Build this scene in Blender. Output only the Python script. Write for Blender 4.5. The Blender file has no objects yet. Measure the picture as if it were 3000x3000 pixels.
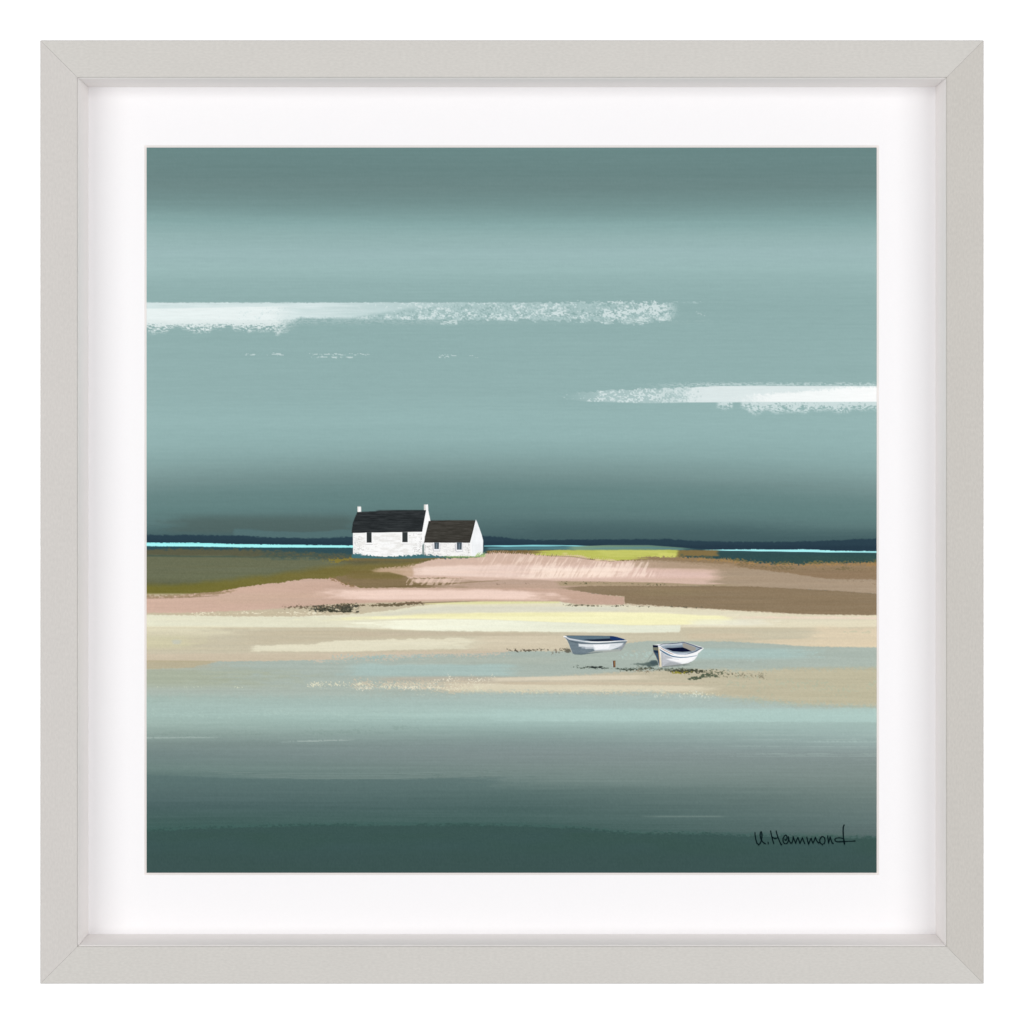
import bpy, math
import numpy as np

# ------------------------------------------------------------------ camera, light, exposure
K = 0.0002                 # metres per photograph pixel in the plane of the frame's face
D = 0.98                   # distance camera - frame face
CY = 1333.0                # eye height, in photograph pixels from the top
ZC = (1500 - CY) * K
sc = bpy.context.scene
cam = bpy.data.cameras.new('camera'); cam_o = bpy.data.objects.new('camera', cam)
sc.collection.objects.link(cam_o)
cam.sensor_width = 36.0; cam.lens = 36.0 * D / (3000 * K)
cam.shift_y = -ZC / (3000 * K)
cam.clip_start = 0.01; cam.clip_end = 50
cam_o.location = (0, -D, ZC); cam_o.rotation_euler = (math.pi / 2, 0, 0)
sc.camera = cam_o

world = bpy.data.worlds.new('World'); sc.world = world; world.use_nodes = True
bg = world.node_tree.nodes['Background']
bg.inputs['Color'].default_value = (0.985, 0.99, 1.0, 1); bg.inputs['Strength'].default_value = 0.50   # white studio all round

def area(name, loc, target, size, power, col=(1, 1, 1)):
    l = bpy.data.lights.new(name, 'AREA'); l.shape = 'SQUARE'; l.size = size; l.energy = power; l.color = col
    o = bpy.data.objects.new(name, l); sc.collection.objects.link(o); o.location = loc
    from mathutils import Vector
    o.rotation_euler = (Vector(target) - Vector(loc)).to_track_quat('-Z', 'Y').to_euler()
    return o
area('softbox', (-1.5, -2.45, 0.15), (0, 0, 0), 1.8, 27.6, (1.0, 0.995, 0.985))
area('softbox', (1.5, -2.45, 0.15), (0, 0, 0), 1.8, 26.8, (1.0, 0.995, 0.985))
area('backdrop_fill', (-1.3, 0.25, 0.0), (0.3, 1.0, 0), 0.5, 11.0)  # added pair, out of view, only to lift the backdrop to clipped white
area('backdrop_fill', (1.3, 0.25, 0.0), (-0.3, 1.0, 0), 0.5, 11.0)

vs = sc.view_settings
vs.view_transform = 'Standard'; vs.look = 'None'; vs.exposure = 0; vs.gamma = 1; vs.use_curve_mapping = False

LP = 0.985      # light level on the print (albedo = linear colour / LP)
LF = 1.00      # light level on the frame face

# ------------------------------------------------------------------ helpers
def lin(c):
    c = np.clip(np.asarray(c, dtype=np.float32) / 255.0, 0, 1)
    return np.where(c <= 0.04045, c / 12.92, ((c + 0.055) / 1.055) ** 2.4).astype(np.float32)

def W(px, py, depth):
    """photograph pixel lying on the plane `depth` behind the frame's face -> world"""
    s = (D + depth) / D
    return ((px - 1500) * s * K, depth, (CY - py) * s * K + ZC)

def link(name, me, parent=None):
    o = bpy.data.objects.new(name, me); sc.collection.objects.link(o)
    if parent is not None: o.parent = parent
    return o

def mesh(name, verts, faces, mats, parent=None, fmat=None, smooth=False):
    me = bpy.data.meshes.new(name); me.from_pydata(verts, [], faces)
    for m in mats: me.materials.append(m)
    if fmat:
        for p, i in zip(me.polygons, fmat): p.material_index = i
    me.update()
    import bmesh
    bm = bmesh.new(); bm.from_mesh(me); bmesh.ops.recalc_face_normals(bm, faces=bm.faces); bm.to_mesh(me); bm.free()
    return link(name, me, parent)

def material(name, rgb, light, var=0.015, scale=900, stretch=(1, 1, 1), rough=0.75, spec=0.15, bump=0.0, mottle=0.0):
    m = bpy.data.materials.new(name); m.use_nodes = True; nt = m.node_tree; N = nt.nodes; L = nt.links
    b = N['Principled BSDF']; b.inputs['Roughness'].default_value = rough
    b.inputs['Specular IOR Level'].default_value = spec
    tc = N.new('ShaderNodeTexCoord'); mp = N.new('ShaderNodeMapping'); mp.inputs['Scale'].default_value = stretch
    L.new(tc.outputs['Object'], mp.inputs['Vector'])
    n = N.new('ShaderNodeTexNoise'); n.inputs['Scale'].default_value = scale; n.inputs['Detail'].default_value = 3
    L.new(mp.outputs['Vector'], n.inputs['Vector'])
    n2 = N.new('ShaderNodeTexNoise'); n2.inputs['Scale'].default_value = scale * 0.06; n2.inputs['Detail'].default_value = 2
    L.new(mp.outputs['Vector'], n2.inputs['Vector'])
    base = lin(rgb) / light
    r1 = N.new('ShaderNodeMapRange'); r1.inputs[1].default_value = 0.3; r1.inputs[2].default_value = 0.7
    r1.inputs[3].default_value = 1 - var; r1.inputs[4].default_value = 1 + var
    L.new(n.outputs['Fac'], r1.inputs[0])
    r2 = N.new('ShaderNodeMapRange'); r2.inputs[1].default_value = 0.3; r2.inputs[2].default_value = 0.7
    r2.inputs[3].default_value = 1 - mottle; r2.inputs[4].default_value = 1 + mottle
    L.new(n2.outputs['Fac'], r2.inputs[0])
    mu = N.new('ShaderNodeMath'); mu.operation = 'MULTIPLY'
    L.new(r1.outputs[0], mu.inputs[0]); L.new(r2.outputs[0], mu.inputs[1])
    vm = N.new('ShaderNodeVectorMath'); vm.operation = 'SCALE'
    vm.inputs[0].default_value = [float(min(v, 0.97)) for v in base]
    L.new(mu.outputs[0], vm.inputs['Scale']); L.new(vm.outputs[0], b.inputs['Base Color'])
    if bump > 0:
        bp = N.new('ShaderNodeBump'); bp.inputs['Strength'].default_value = bump; bp.inputs['Distance'].default_value = 0.0003
        L.new(n.outputs['Fac'], bp.inputs['Height']); L.new(bp.outputs[0], b.inputs['Normal'])
    return m

# ------------------------------------------------------------------ materials
M_wall = material('backdrop_paper', (245, 245, 245), 1.0, 0.0, 20)
M_h = material('frame_wrap', (210, 207, 202), LF, 0.045, 1000, (0.45, 1, 1), 0.6, 0.2, 0.06, 0.008)
M_v = material('frame_wrap_upright', (210, 206, 202), LF, 0.045, 1000, (1, 1, 0.45), 0.6, 0.2, 0.06, 0.008)
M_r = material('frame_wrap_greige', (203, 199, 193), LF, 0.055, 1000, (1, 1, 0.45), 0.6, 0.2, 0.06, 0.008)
M_edge = material('frame_arris', (108, 102, 98), LF, 0.03, 500)
M_slip = material('spacer_card', (243, 239, 237), LF, 0.01, 300, (1, 1, 1), 0.8, 0.1)
M_mat = material('mount_board', (248.5, 247, 248.5), LP, 0.006, 700, (1, 1, 1), 0.9, 0.05, 0.02)
M_core = material('board_core', (250, 243, 240), LP, 0.01, 700)
M_back = material('hardboard', (120, 90, 62), 1.0, 0.1, 200)

def paint_material():
    m = bpy.data.materials.new('printed_ink'); m.use_nodes = True; nt = m.node_tree; N = nt.nodes; L = nt.links
    b = N['Principled BSDF']; b.inputs['Roughness'].default_value = 0.85; b.inputs['Specular IOR Level'].default_value = 0.0
    a = N.new('ShaderNodeAttribute'); a.attribute_name = 'ink'
    tc = N.new('ShaderNodeTexCoord'); mp = N.new('ShaderNodeMapping'); mp.inputs['Scale'].default_value = (0.12, 1, 1)
    n = N.new('ShaderNodeTexNoise'); n.inputs['Scale'].default_value = 900; n.inputs['Detail'].default_value = 2
    L.new(tc.outputs['Object'], mp.inputs['Vector']); L.new(mp.outputs['Vector'], n.inputs['Vector'])
    r = N.new('ShaderNodeMapRange'); r.inputs[1].default_value = 0.3; r.inputs[2].default_value = 0.7
    r.inputs[3].default_value = 0.982; r.inputs[4].default_value = 1.018
    L.new(n.outputs['Fac'], r.inputs[0])
    v = N.new('ShaderNodeVectorMath'); v.operation = 'SCALE'
    L.new(a.outputs['Color'], v.inputs[0]); L.new(r.outputs[0], v.inputs['Scale']); L.new(v.outputs[0], b.inputs['Base Color'])
    return m
M_ink = paint_material()

# ------------------------------------------------------------------ backdrop
bd = mesh('backdrop', [(-4, 1.0, -4), (4, 1.0, -4), (4, 1.0, 4), (-4, 1.0, 4), (-4, 1.02, -4), (4, 1.02, -4), (4, 1.02, 4), (-4, 1.02, 4)],
          [(0, 1, 2, 3), (7, 6, 5, 4), (0, 4, 5, 1), (3, 2, 6, 7), (0, 3, 7, 4), (1, 5, 6, 2)], [M_wall])
bd['kind'] = 'structure'

# ------------------------------------------------------------------ the framed picture
root = bpy.data.objects.new('framed_picture', None); sc.collection.objects.link(root)
root.location = (0, 0, 0); root.empty_display_size = 0.05
root['label'] = 'square pale grey box frame holding a coastal print of a white cottage and two boats'
root['category'] = 'framed picture'

H = 1382.0 * K                     # half the outer size
WR = (1382.0 - 1273.5) * K         # width of the face
DM = 0.024                         # depth of the mount board
DPR = 0.0252                       # depth of the print
DB = 0.030

def side_prism(name, profile, rot, mats, fmat, gap, closed=True):
    """profile: list of (u inward from the outer edge, depth y); mitred at both ends; rot = quarter turns"""
    vs_, fs, fm = [], [], []
    n = len(profile)
    for sgn in (-1, 1):
        for u, y in profile:
            x = sgn * (H - u - gap); z = H - u
            a = rot * math.pi / 2; ca, sa = round(math.cos(a)), round(math.sin(a))
            vs_.append((x * ca - z * sa, y, x * sa + z * ca))
    for i in range(n):
        j = (i + 1) % n
        fs.append((i, j, n + j, n + i)); fm.append(fmat[i])
    fs.append(tuple(range(n))); fm.append(0)
    fs.append(tuple(range(n, 2 * n))[::-1]); fm.append(0)
    return mesh(name, vs_, fs, mats, root, fm)

rail = [(0, DB), (0, 0.0003), (0.00025, 0.0), (WR - 0.0003, 0.0), (WR, 0.0003), (WR, 0.0012), (WR - 0.004, 0.0012), (WR - 0.004, DB)]
rail_f = [0, 1, 0, 0, 0, 0, 0, 0]
slip = [(WR + 0.0001, 0.0013), (WR + 0.00045, 0.0018), (WR + 0.00045, DM), (WR - 0.0035, DM), (WR - 0.0035, 0.0013)]
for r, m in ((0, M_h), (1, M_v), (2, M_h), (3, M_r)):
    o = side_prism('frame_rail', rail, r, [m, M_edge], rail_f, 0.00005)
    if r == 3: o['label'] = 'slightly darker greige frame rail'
    side_prism('spacer', slip, r, [M_slip], [0] * 5, 0.00006)

# mount board with bevelled window
X0, X1, Y0, Y1 = 429.6, 2568.3, 432.3, 2557.0     # window at the print
BV = 6.5
def ring(x0, x1, y0, y1, d): return [W(x0, y0, d), W(x1, y0, d), W(x1, y1, d), W(x0, y1, d)]
HO = H - WR + 0.003
outer = [(-HO, DM, HO), (HO, DM, HO), (HO, DM, -HO), (-HO, DM, -HO)]
outer2 = [(x, DM + 0.0011, z) for x, y, z in outer]
v = outer + ring(X0 - BV, X1 + BV, Y0 - BV, Y1 + BV, DM) + ring(X0, X1, Y0, Y1, DPR - 0.0001) + outer2
f, fm = [], []
for i in range(4):
    j = (i + 1) % 4
    f += [(i, j, 4 + j, 4 + i), (4 + i, 4 + j, 8 + j, 8 + i), (8 + i, 8 + j, 12 + j, 12 + i), (i, j, 12 + j, 12 + i)]; fm += [0, 1, 0, 0]
mesh('mount_board', v, f, [M_mat, M_core], root, fm)
hb = HO + 0.0005
mesh('backing_board', [(-hb, .0262, -hb), (hb, .0262, -hb), (hb, .0262, hb), (-hb, .0262, hb), (-hb, .029, -hb), (hb, .029, -hb), (hb, .029, hb), (-hb, .029, hb)],
     [(0, 1, 2, 3), (7, 6, 5, 4), (0, 4, 5, 1), (3, 2, 6, 7), (0, 3, 7, 4), (1, 5, 6, 2)], [M_back], root)

# ------------------------------------------------------------------ the printed image
def hsh(ix, iy, seed):
    h = (ix.astype(np.int64) * 374761393 + iy.astype(np.int64) * 668265263 + seed * 1442695041) & 0x7fffffff
    h = ((h ^ (h >> 13)) * 1274126177) & 0x7fffffff
    h = ((h ^ (h >> 16)) * 97531) & 0x7fffffff
    return ((h >> 7) & 0xffff).astype(np.float32) / 65535.0
def vn(x, y, seed):
    ix = np.floor(x); iy = np.floor(y); fx = x - ix; fy = y - iy
    fx = fx * fx * (3 - 2 * fx); fy = fy * fy * (3 - 2 * fy)
    a = hsh(ix, iy, seed); b = hsh(ix + 1, iy, seed); c = hsh(ix, iy + 1, seed); d = hsh(ix + 1, iy + 1, seed)
    return (a * (1 - fx) + b * fx) * (1 - fy) + (c * (1 - fx) + d * fx) * fy
def nz(x, y, sx, sy, seed, octv=2):
    t = 0; w = 0; a = 1.0
    for o in range(octv):
        t = t + a * vn(x / sx * 2 ** o, y / sy * 2 ** o, seed + 17 * o); w += a; a *= 0.55
    return t / w
def ss(a, b, x):
    t = np.clip((x - a) / (b - a), 0, 1); return t * t * (3 - 2 * t)
def cv(pts, x):
    if np.isscalar(pts): return np.full_like(x, pts)
    return np.interp(x, [p[0] for p in pts], [p[1] for p in pts])

class Paint:
    def __init__(s, x, y):
        s.x = x.astype(np.float64); s.y = y.astype(np.float64); s.c = np.zeros((len(x), 3), np.float32)
    def sub(s, x0, x1, y0, y1):
        return np.nonzero((s.x >= x0) & (s.x <= x1) & (s.y >= y0) & (s.y <= y1))[0]
    def mix(s, idx, a, rgb):
        a = np.clip(a, 0, 1).astype(np.float32)[:, None]
        s.c[idx] = s.c[idx] * (1 - a) + np.asarray(rgb, np.float32) * a
    def band(s, top, bot, rgb, x0=400, x1=2600, st=2, sb=2, sx0=0, sx1=0, rt=0, rb=0, op=1.0, seed=1, gs=6, dry=0.0, dsx=9, dsy=3, rgb2=None):
        """a brush band between two curves; st/sb soft edges, rt/rb ragged edges, sx soft ends, dry = bristle gaps"""
        tp = top if not np.isscalar(top) else [(0, top)]; bt = bot if not np.isscalar(bot) else [(0, bot)]
        ya = min(p[1] for p in tp) - st - rt - 6; yb = max(p[1] for p in bt) + sb + rb + 6
        i = s.sub(x0 - 1, x1 + 1, ya, yb)
        if len(i) == 0: return
        x = s.x[i]; y = s.y[i]
        t = cv(tp, x); b = cv(bt, x)
        if rt: t = t + (nz(x, y, gs, gs * .6, seed, 3) - .5) * 2.6 * rt
        if rb: b = b + (nz(x, y, gs, gs * .6, seed + 5, 3) - .5) * 2.6 * rb
        a = ss(-st / 2, st / 2, y - t) * (1 - ss(-sb / 2, sb / 2, y - b))
        if sx0: a = a * ss(x0, x0 + sx0, x + (nz(x, y, 30, 5, seed + 9) - .5) * sx0 * .8)
        if sx1: a = a * (1 - ss(x1 - sx1, x1, x + (nz(x, y, 30, 5, seed + 11) - .5) * sx1 * .8))
        if dry: a = a * ss(dry - .18, dry + .1, nz(x, y, dsx, dsy, seed + 21, 3))
        if rgb2 is None: s.mix(i, a * op, rgb)
        else:
            u = ss(x0, x1, x)[:, None].astype(np.float32)
            s.mix(i, a * op, np.asarray(rgb, np.float32) * (1 - u) + np.asarray(rgb2, np.float32) * u)
    def poly(s, pts, rgb, soft=1.2, op=1.0, alpha=None, streak=0, seed=3, ssx=20, ssy=2):
        P = np.asarray(pts, float)
        i = s.sub(P[:, 0].min() - 2, P[:, 0].max() + 2, P[:, 1].min() - 2, P[:, 1].max() + 2)
        if len(i) == 0: return
        a = poly_alpha(s.x[i], s.y[i], P, soft)
        col = np.asarray(rgb, np.float32)
        if streak:
            n = (nz(s.x[i], s.y[i], ssx, ssy, seed, 3) - .5)[:, None].astype(np.float32) * 2 * streak
            col = col + n
        s.mix(i, a * op, col)
    def line(s, pts, w, rgb, op=1.0, soft=1.0):
        P = np.asarray(pts, float); ww = w if np.isscalar(w) else max(w)
        i = s.sub(P[:, 0].min() - ww - 2, P[:, 0].max() + ww + 2, P[:, 1].min() - ww - 2, P[:, 1].max() + ww + 2)
        if len(i) == 0: return
        d = line_dist(s.x[i], s.y[i], P, w)
        s.mix(i, (1 - ss(-soft / 2, soft / 2, d)) * op, rgb)
    def blob(s, cx, cy, rx, ry, rgb, op=1.0, rough=0.0, seed=4, gs=5):
        i = s.sub(cx - rx * 1.5, cx + rx * 1.5, cy - ry * 1.5, cy + ry * 1.5)
        if len(i) == 0: return
        x = s.x[i]; y = s.y[i]
        r = np.sqrt(((x - cx) / rx) ** 2 + ((y - cy) / ry) ** 2)
        if rough: r = r + (nz(x, y, gs, gs * .7, seed, 2) - .5) * rough
        s.mix(i, (1 - ss(.55, 1.15, r)) * op, rgb)
    def specks(s, pts, ry, rgb, dens, x0=None, x1=None, g=4.0, gy=2.2, seed=7, op=.9, ends=30):
        """scattered dabs along a curve"""
        xa = pts[0][0] if x0 is None else x0; xb = pts[-1][0] if x1 is None else x1
        ym = [p[1] for p in pts]
        i = s.sub(xa, xb, min(ym) - ry * 1.4, max(ym) + ry * 1.4)
        if len(i) == 0: return
        x = s.x[i]; y = s.y[i]
        e = 1 - np.abs(y - cv(pts, x)) / ry
        e = np.clip(e, -.5, 1) * np.minimum(1, np.minimum(x - xa, xb - x) / ends + .35)
        n = nz(x, y, g, gy, seed, 2) + .35 * (nz(x, y, g * 9, gy * 5, seed + 3, 1) - .5)
        n = n * .8 + .2 * nz(x, y, 2.4, 1.8, seed + 6, 1)
        s.mix(i, ss(-.03, .13, n - (1 - dens * np.clip(e, 0, 1) ** .5)) * (e > 0) * op, rgb)

def poly_alpha(x, y, P, soft):
    inside = np.zeros(len(x), bool); d = np.full(len(x), 1e9)
    n = len(P)
    for k in range(n):
        ax, ay = P[k]; bx, by = P[(k + 1) % n]
        c = (ay > y) != (by > y)
        with np.errstate(divide='ignore', invalid='ignore'):
            xi = (bx - ax) * (y - ay) / ((by - ay) if by != ay else 1e-9) + ax
        inside ^= c & (x < xi)
        L2 = (bx - ax) ** 2 + (by - ay) ** 2 + 1e-9
        t = np.clip(((x - ax) * (bx - ax) + (y - ay) * (by - ay)) / L2, 0, 1)
        d = np.minimum(d, np.hypot(x - ax - t * (bx - ax), y - ay - t * (by - ay)))
    sd = np.where(inside, d, -d)
    return ss(-soft / 2, soft / 2, sd)
def line_dist(x, y, P, w):
    best = np.full(len(x), 1e9)
    ws = np.full(len(P), float(w)) if np.isscalar(w) else np.asarray(w, float)
    for k in range(len(P) - 1):
        ax, ay = P[k]; bx, by = P[k + 1]
        L2 = (bx - ax) ** 2 + (by - ay) ** 2 + 1e-9
        t = np.clip(((x - ax) * (bx - ax) + (y - ay) * (by - ay)) / L2, 0, 1)
        dd = np.hypot(x - ax - t * (bx - ax), y - ay - t * (by - ay)) - (ws[k] * (1 - t) + ws[k + 1] * t) / 2
        best = np.minimum(best, dd)
    return best
def T(pts, ox, oy, s): return [(ox + a / s, oy + b / s) for a, b in pts]

# ---- outlines used both for painting and for the raised ink of each subject
def A(pts): return T(pts, 1020, 1460, 9.2)
def B(pts): return T(pts, 1220, 1500, 9.2)
def C1(pts): return T(pts, 1640, 1850, 8.782)
def C2(pts): return T(pts, 1890, 1860, 9.66)
ROOF = [(1047.2, 1500.2), (1080, 1498.4), (1107, 1497), (1145, 1494.8), (1200, 1494.2), (1247.9, 1494.3), (1243, 1518), (1235.7, 1557.8), (1150, 1558.2), (1100, 1559.5), (1032, 1561.2), (1030.3, 1556), (1031.5, 1548), (1034, 1531), (1041.7, 1512)]
WALL = [(1033.8, 1560), (1236.5, 1557), (1237.5, 1629), (1160, 1630.5), (1130, 1631), (1090, 1629), (1034, 1624)]
GABLE = [(1248, 1494), (1241.9, 1495), (1241.9, 1478), (1254.2, 1477.3), (1254.6, 1495), (1257.5, 1508), (1261, 1526), (1256, 1531), (1250, 1556), (1243, 1590), (1237.5, 1602), (1235.8, 1557)]
GAP = [(1237, 1600), (1243, 1588), (1242.8, 1628), (1237, 1628)]
CHIM = [(1047, 1484.8), (1057.8, 1484.8), (1057.8, 1499), (1047.2, 1500.2)]
AROOF = [(1255.9, 1526.6), (1315.6, 1524.2), (1392.8, 1524.5), (1387, 1550), (1376.5, 1589.7), (1242.3, 1589.3), (1248, 1560)]
AWALL = [(1242.6, 1588.5), (1377.5, 1588.5), (1382, 1631), (1330, 1631), (1242.6, 1628)]
AGABLE = [(1393, 1524.5), (1396.5, 1526.5), (1404.8, 1547.8), (1411, 1566), (1415.8, 1584.8), (1414.5, 1622), (1400, 1630), (1380.5, 1632), (1376.5, 1589.7)]
BOAT1 = C1([(95, 125), (160, 103), (1350, 113), (1400, 120), (1650, 190), (1740, 240), (1700, 300), (1620, 440), (1560, 500), (1300, 520), (1000, 545), (750, 572), (560, 595), (400, 585), (310, 565), (240, 330), (190, 220)])
BOAT2 = C2([(213, 290), (400, 262), (900, 228), (1050, 198), (1130, 203), (1630, 352), (1655, 385), (1500, 520), (1475, 600), (1400, 700), (1220, 812), (1000, 850), (800, 872), (500, 905), (395, 905), (365, 740), (300, 590), (235, 480)])

def cottage(p):
    p.poly(CHIM, (235, 233, 228), 1.0); p.poly([(1051, 1485.5), (1057, 1485.5), (1057, 1499), (1051, 1499)], (255, 255, 255), 2)
    p.poly(WALL, (250, 250, 249), 1.2, streak=9, seed=31, ssx=14, ssy=4)
    p.poly(GABLE, (254, 254, 254), 1.2)
    p.poly([(1242.3, 1479), (1247, 1479), (1247.5, 1493), (1242.3, 1494)], (215, 212, 206), 2.5)
    p.poly(GAP, (128, 144, 142), 1.6)
    # stone suggestions on the white wall
    i = p.sub(1036, 1236, 1562, 1626)
    if len(i):
        x = p.x[i]; y = p.y[i]
        st = np.abs(nz(x, y, 12, 5, 52, 2) - .5) * 2
        reg = np.maximum(ss(1062, 1050, x), np.maximum(ss(.5, .65, nz(x, y, 46, 22, 9, 1)) * .6, ss(1205, 1222, x)))
        p.mix(i, (1 - ss(.0, .13, st)) * reg * .95, (176, 174, 172)); p.mix(i, (1 - ss(.0, .07, st)) * .35, (196, 194, 190))
        p.mix(i, ss(.5, .7, nz(x, y, 22, 5, 77, 2)) * .45, (222, 220, 216))
    p.poly(ROOF, (45, 49, 51), 1.2, streak=18, seed=41, ssx=26, ssy=2.2)
    p.line([(1031, 1560.3), (1100, 1559.2), (1236, 1556.8)], 2.2, (16, 18, 20), .85)
    p.line([(1247.3, 1495), (1243, 1518), (1236, 1557)], 2.0, (18, 21, 24), .8)
    for (xa, xb, yt, yb) in ((1074.3, 1088.7, 1560, 1589.5), (1178.5, 1194.3, 1559, 1588.3)):
        p.poly([(xa - 3.5, yt), (xb + 3.5, yt), (xb + 3.5, yb + 6), (xa - 3.5, yb + 6)], (255, 255, 255), 1.5)
        p.poly([(xa, yt), (xb, yt), (xb, yb), (xa, yb)], (52, 57, 58), 1.2, streak=10, ssx=4, ssy=20)
        p.line([(xa + 1, yb - 1), (xb - 1, yb - 1)], 1.6, (22, 24, 25), .8)
        p.line([(xa - 3, yb + 5.5), (xb + 2.5, yb + 5.5)], 1.4, (165, 163, 164), .9)
    p.poly(AWALL, (246, 245, 243), 1.2, streak=10, seed=33, ssx=16, ssy=3.5)
    i = p.sub(1243, 1378, 1590, 1628)
    if len(i):
        x = p.x[i]; y = p.y[i]
        st = np.abs(nz(x, y, 9, 4.5, 58, 2) - .5) * 2
        reg = np.maximum(ss(1266, 1254, x), np.maximum(ss(1355, 1366, x) * .6, .3))
        p.mix(i, (1 - ss(.0, .16, st)) * reg, (160, 158, 154))
    p.poly(AGABLE, (243, 245, 247), 1.4, streak=9, seed=36, ssx=5, ssy=16)
    p.line([(1394, 1526), (1387, 1552), (1379, 1588), (1382, 1628)], 3.0, (254, 254, 254), .8, 2)
    p.poly(AROOF, (63, 61, 56), 1.2, streak=17, seed=43, ssx=22, ssy=2.2)
    p.poly([(1244, 1572), (1262, 1530), (1258, 1528), (1244, 1580)], (46, 48, 46), 3, .6)
    p.line([(1242.5, 1588.4), (1376, 1588.8)], 2.0, (24, 22, 20), .85)
    p.line([(1392, 1526), (1386, 1552), (1376.5, 1588)], 1.8, (22, 20, 20), .8)
    p.line([(1256, 1527.5), (1318, 1525.4)], 1.5, (52, 36, 36), .6)
    for (xa, xb, yt, yb) in ((1272.3, 1286.3, 1589.5, 1608.6), (1338.3, 1353.2, 1589.5, 1610.3)):
        p.poly([(xa - 5.5, yt + 3), (xb + 3.5, yt + 3), (xb + 3, yb + 6), (xa - 2, yb + 7), (xa - 5, yb + 2)], (188, 187, 192), 2.2, .75)
        p.poly([(xa - 3, yt), (xb + 2, yt), (xb + 1.5, yb + 4.5), (xa - 1, yb + 4.5)], (250, 250, 252), 1.5)
        p.poly([(xa, yt), (xb, yt), (xb - .6, yb), (xa + .4, yb)], (72, 84, 92), 1.4)
        p.line([((xa + xb) / 2, yt + 4), ((xa + xb) / 2 - .6, yb - 2)], 3.2, (132, 145, 156), .8, 3)
    # growth along the foot of the walls
    tz = [(1030, 1624), (1045, 1622), (1060, 1626), (1100, 1629), (1130, 1631.5), (1175, 1629), (1235, 1624), (1300, 1629), (1330, 1632)]
    p.band(tz, [(1030, 1635), (1180, 1637), (1290, 1634), (1330, 1633)], (68, 112, 118), 1029, 1330, 1.5, 3, 2, 45, rt=4.5, seed=61, gs=5)
    p.band(1629.5, [(1290, 1635), (1380, 1634), (1425, 1629)], (126, 156, 96), 1285, 1425, 2.5, 3, 40, 12, rt=2, seed=62, gs=3, op=.9)
    for k in range(17):
        bx = 1392 + k * 1.7; h = 6 + 9 * float(hsh(np.array([k]), np.array([3]), 5)[0])
        p.line([(bx, 1631), (bx + 3.5, 1631 - h * .6), (bx + 7, 1631 - h)], [2.2, 1.6, .6], (150, 184, 108) if k % 3 else (198, 216, 160), .7)

def boat1(p):
    p.poly(BOAT1, (112, 127, 136), 1.4, streak=9, seed=71, ssx=30, ssy=3)
    p.poly(C1([(700, 560), (900, 500), (1300, 470), (1560, 440), (1560, 510), (1000, 550)]), (172, 177, 170), 4, .9)
    p.poly(C1([(480, 312), (850, 318), (1640, 295), (1600, 380), (1480, 420), (1300, 478), (900, 492), (860, 440), (660, 446), (650, 398), (490, 388)]), (232, 236, 239), 4.5, .92, streak=16, seed=73, ssx=26, ssy=2)
    p.poly(C1([(860, 350), (1300, 330), (1250, 440), (930, 470)]), (250, 250, 253), 5, .8); p.poly(C1([(560, 400), (860, 400), (880, 440), (560, 436)]), (176, 184, 192), 3.5, .8)
    p.poly(C1([(1500, 410), (1620, 330), (1700, 290), (1640, 420), (1560, 490), (1490, 460)]), (160, 166, 172), 4, .7)
    p.poly(C1([(160, 108), (1320, 116), (1300, 215), (900, 250), (560, 215), (270, 165)]), (96, 118, 132), 1.6, streak=8, seed=74, ssx=30, ssy=2)
    p.poly(C1([(620, 205), (900, 200), (1290, 180), (1500, 235), (1200, 255), (850, 255)]), (22, 32, 50), 2.2, .9)
    p.poly(C1([(1290, 122), (1400, 122), (1660, 200), (1650, 232), (1400, 235), (1290, 195)]), (32, 56, 102), 1.6)
    p.line(C1([(1300, 130), (1470, 140), (1640, 195)]), 1.6, (44, 58, 84), .8)
    p.line(C1([(1350, 112), (1480, 140), (1680, 195)]), 1.0, (222, 226, 226), .7)
    p.line(C1([(170, 108), (700, 118), (1300, 120)]), 1.0, (70, 84, 92), .8)
    p.line(C1([(175, 170), (260, 240), (400, 280), (560, 310), (800, 318), (1200, 308), (1500, 280), (1640, 262)]), [2.5, 3, 3, 2.6, 2.2, 2.2, 1.8, 1], (84, 98, 108), .85, 1.6)
    p.line(C1([(120, 130), (250, 195), (450, 228), (650, 262), (800, 275), (1000, 277), (1300, 265), (1500, 248), (1730, 238)]), [3.0, 4.4, 4.2, 3.8, 4, 3.6, 3, 2.4, 1.6], (205, 211, 218), 1, 1.4)
    p.line(C1([(650, 258), (800, 272), (1000, 274), (1300, 262), (1500, 246), (1735, 238)]), [1.5, 3, 3, 2.6, 2, 1.6], (250, 251, 252), 1, 1.2)
    p.line(C1([(105, 128), (165, 130)]), 3.0, (250, 250, 250), 1)
    p.line(C1([(150, 170), (230, 330), (320, 560)]), [.8, 1.6, 1.8], (214, 212, 200), .8)
    p.line(C1([(1730, 250), (1640, 400), (1560, 500)]), 1.2, (170, 152, 138), .6)
    p.line(C1([(380, 588), (560, 592), (900, 545), (1100, 525)]), [1.6, 2, 1.8, .8], (92, 108, 112), .8, 1.8)

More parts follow.
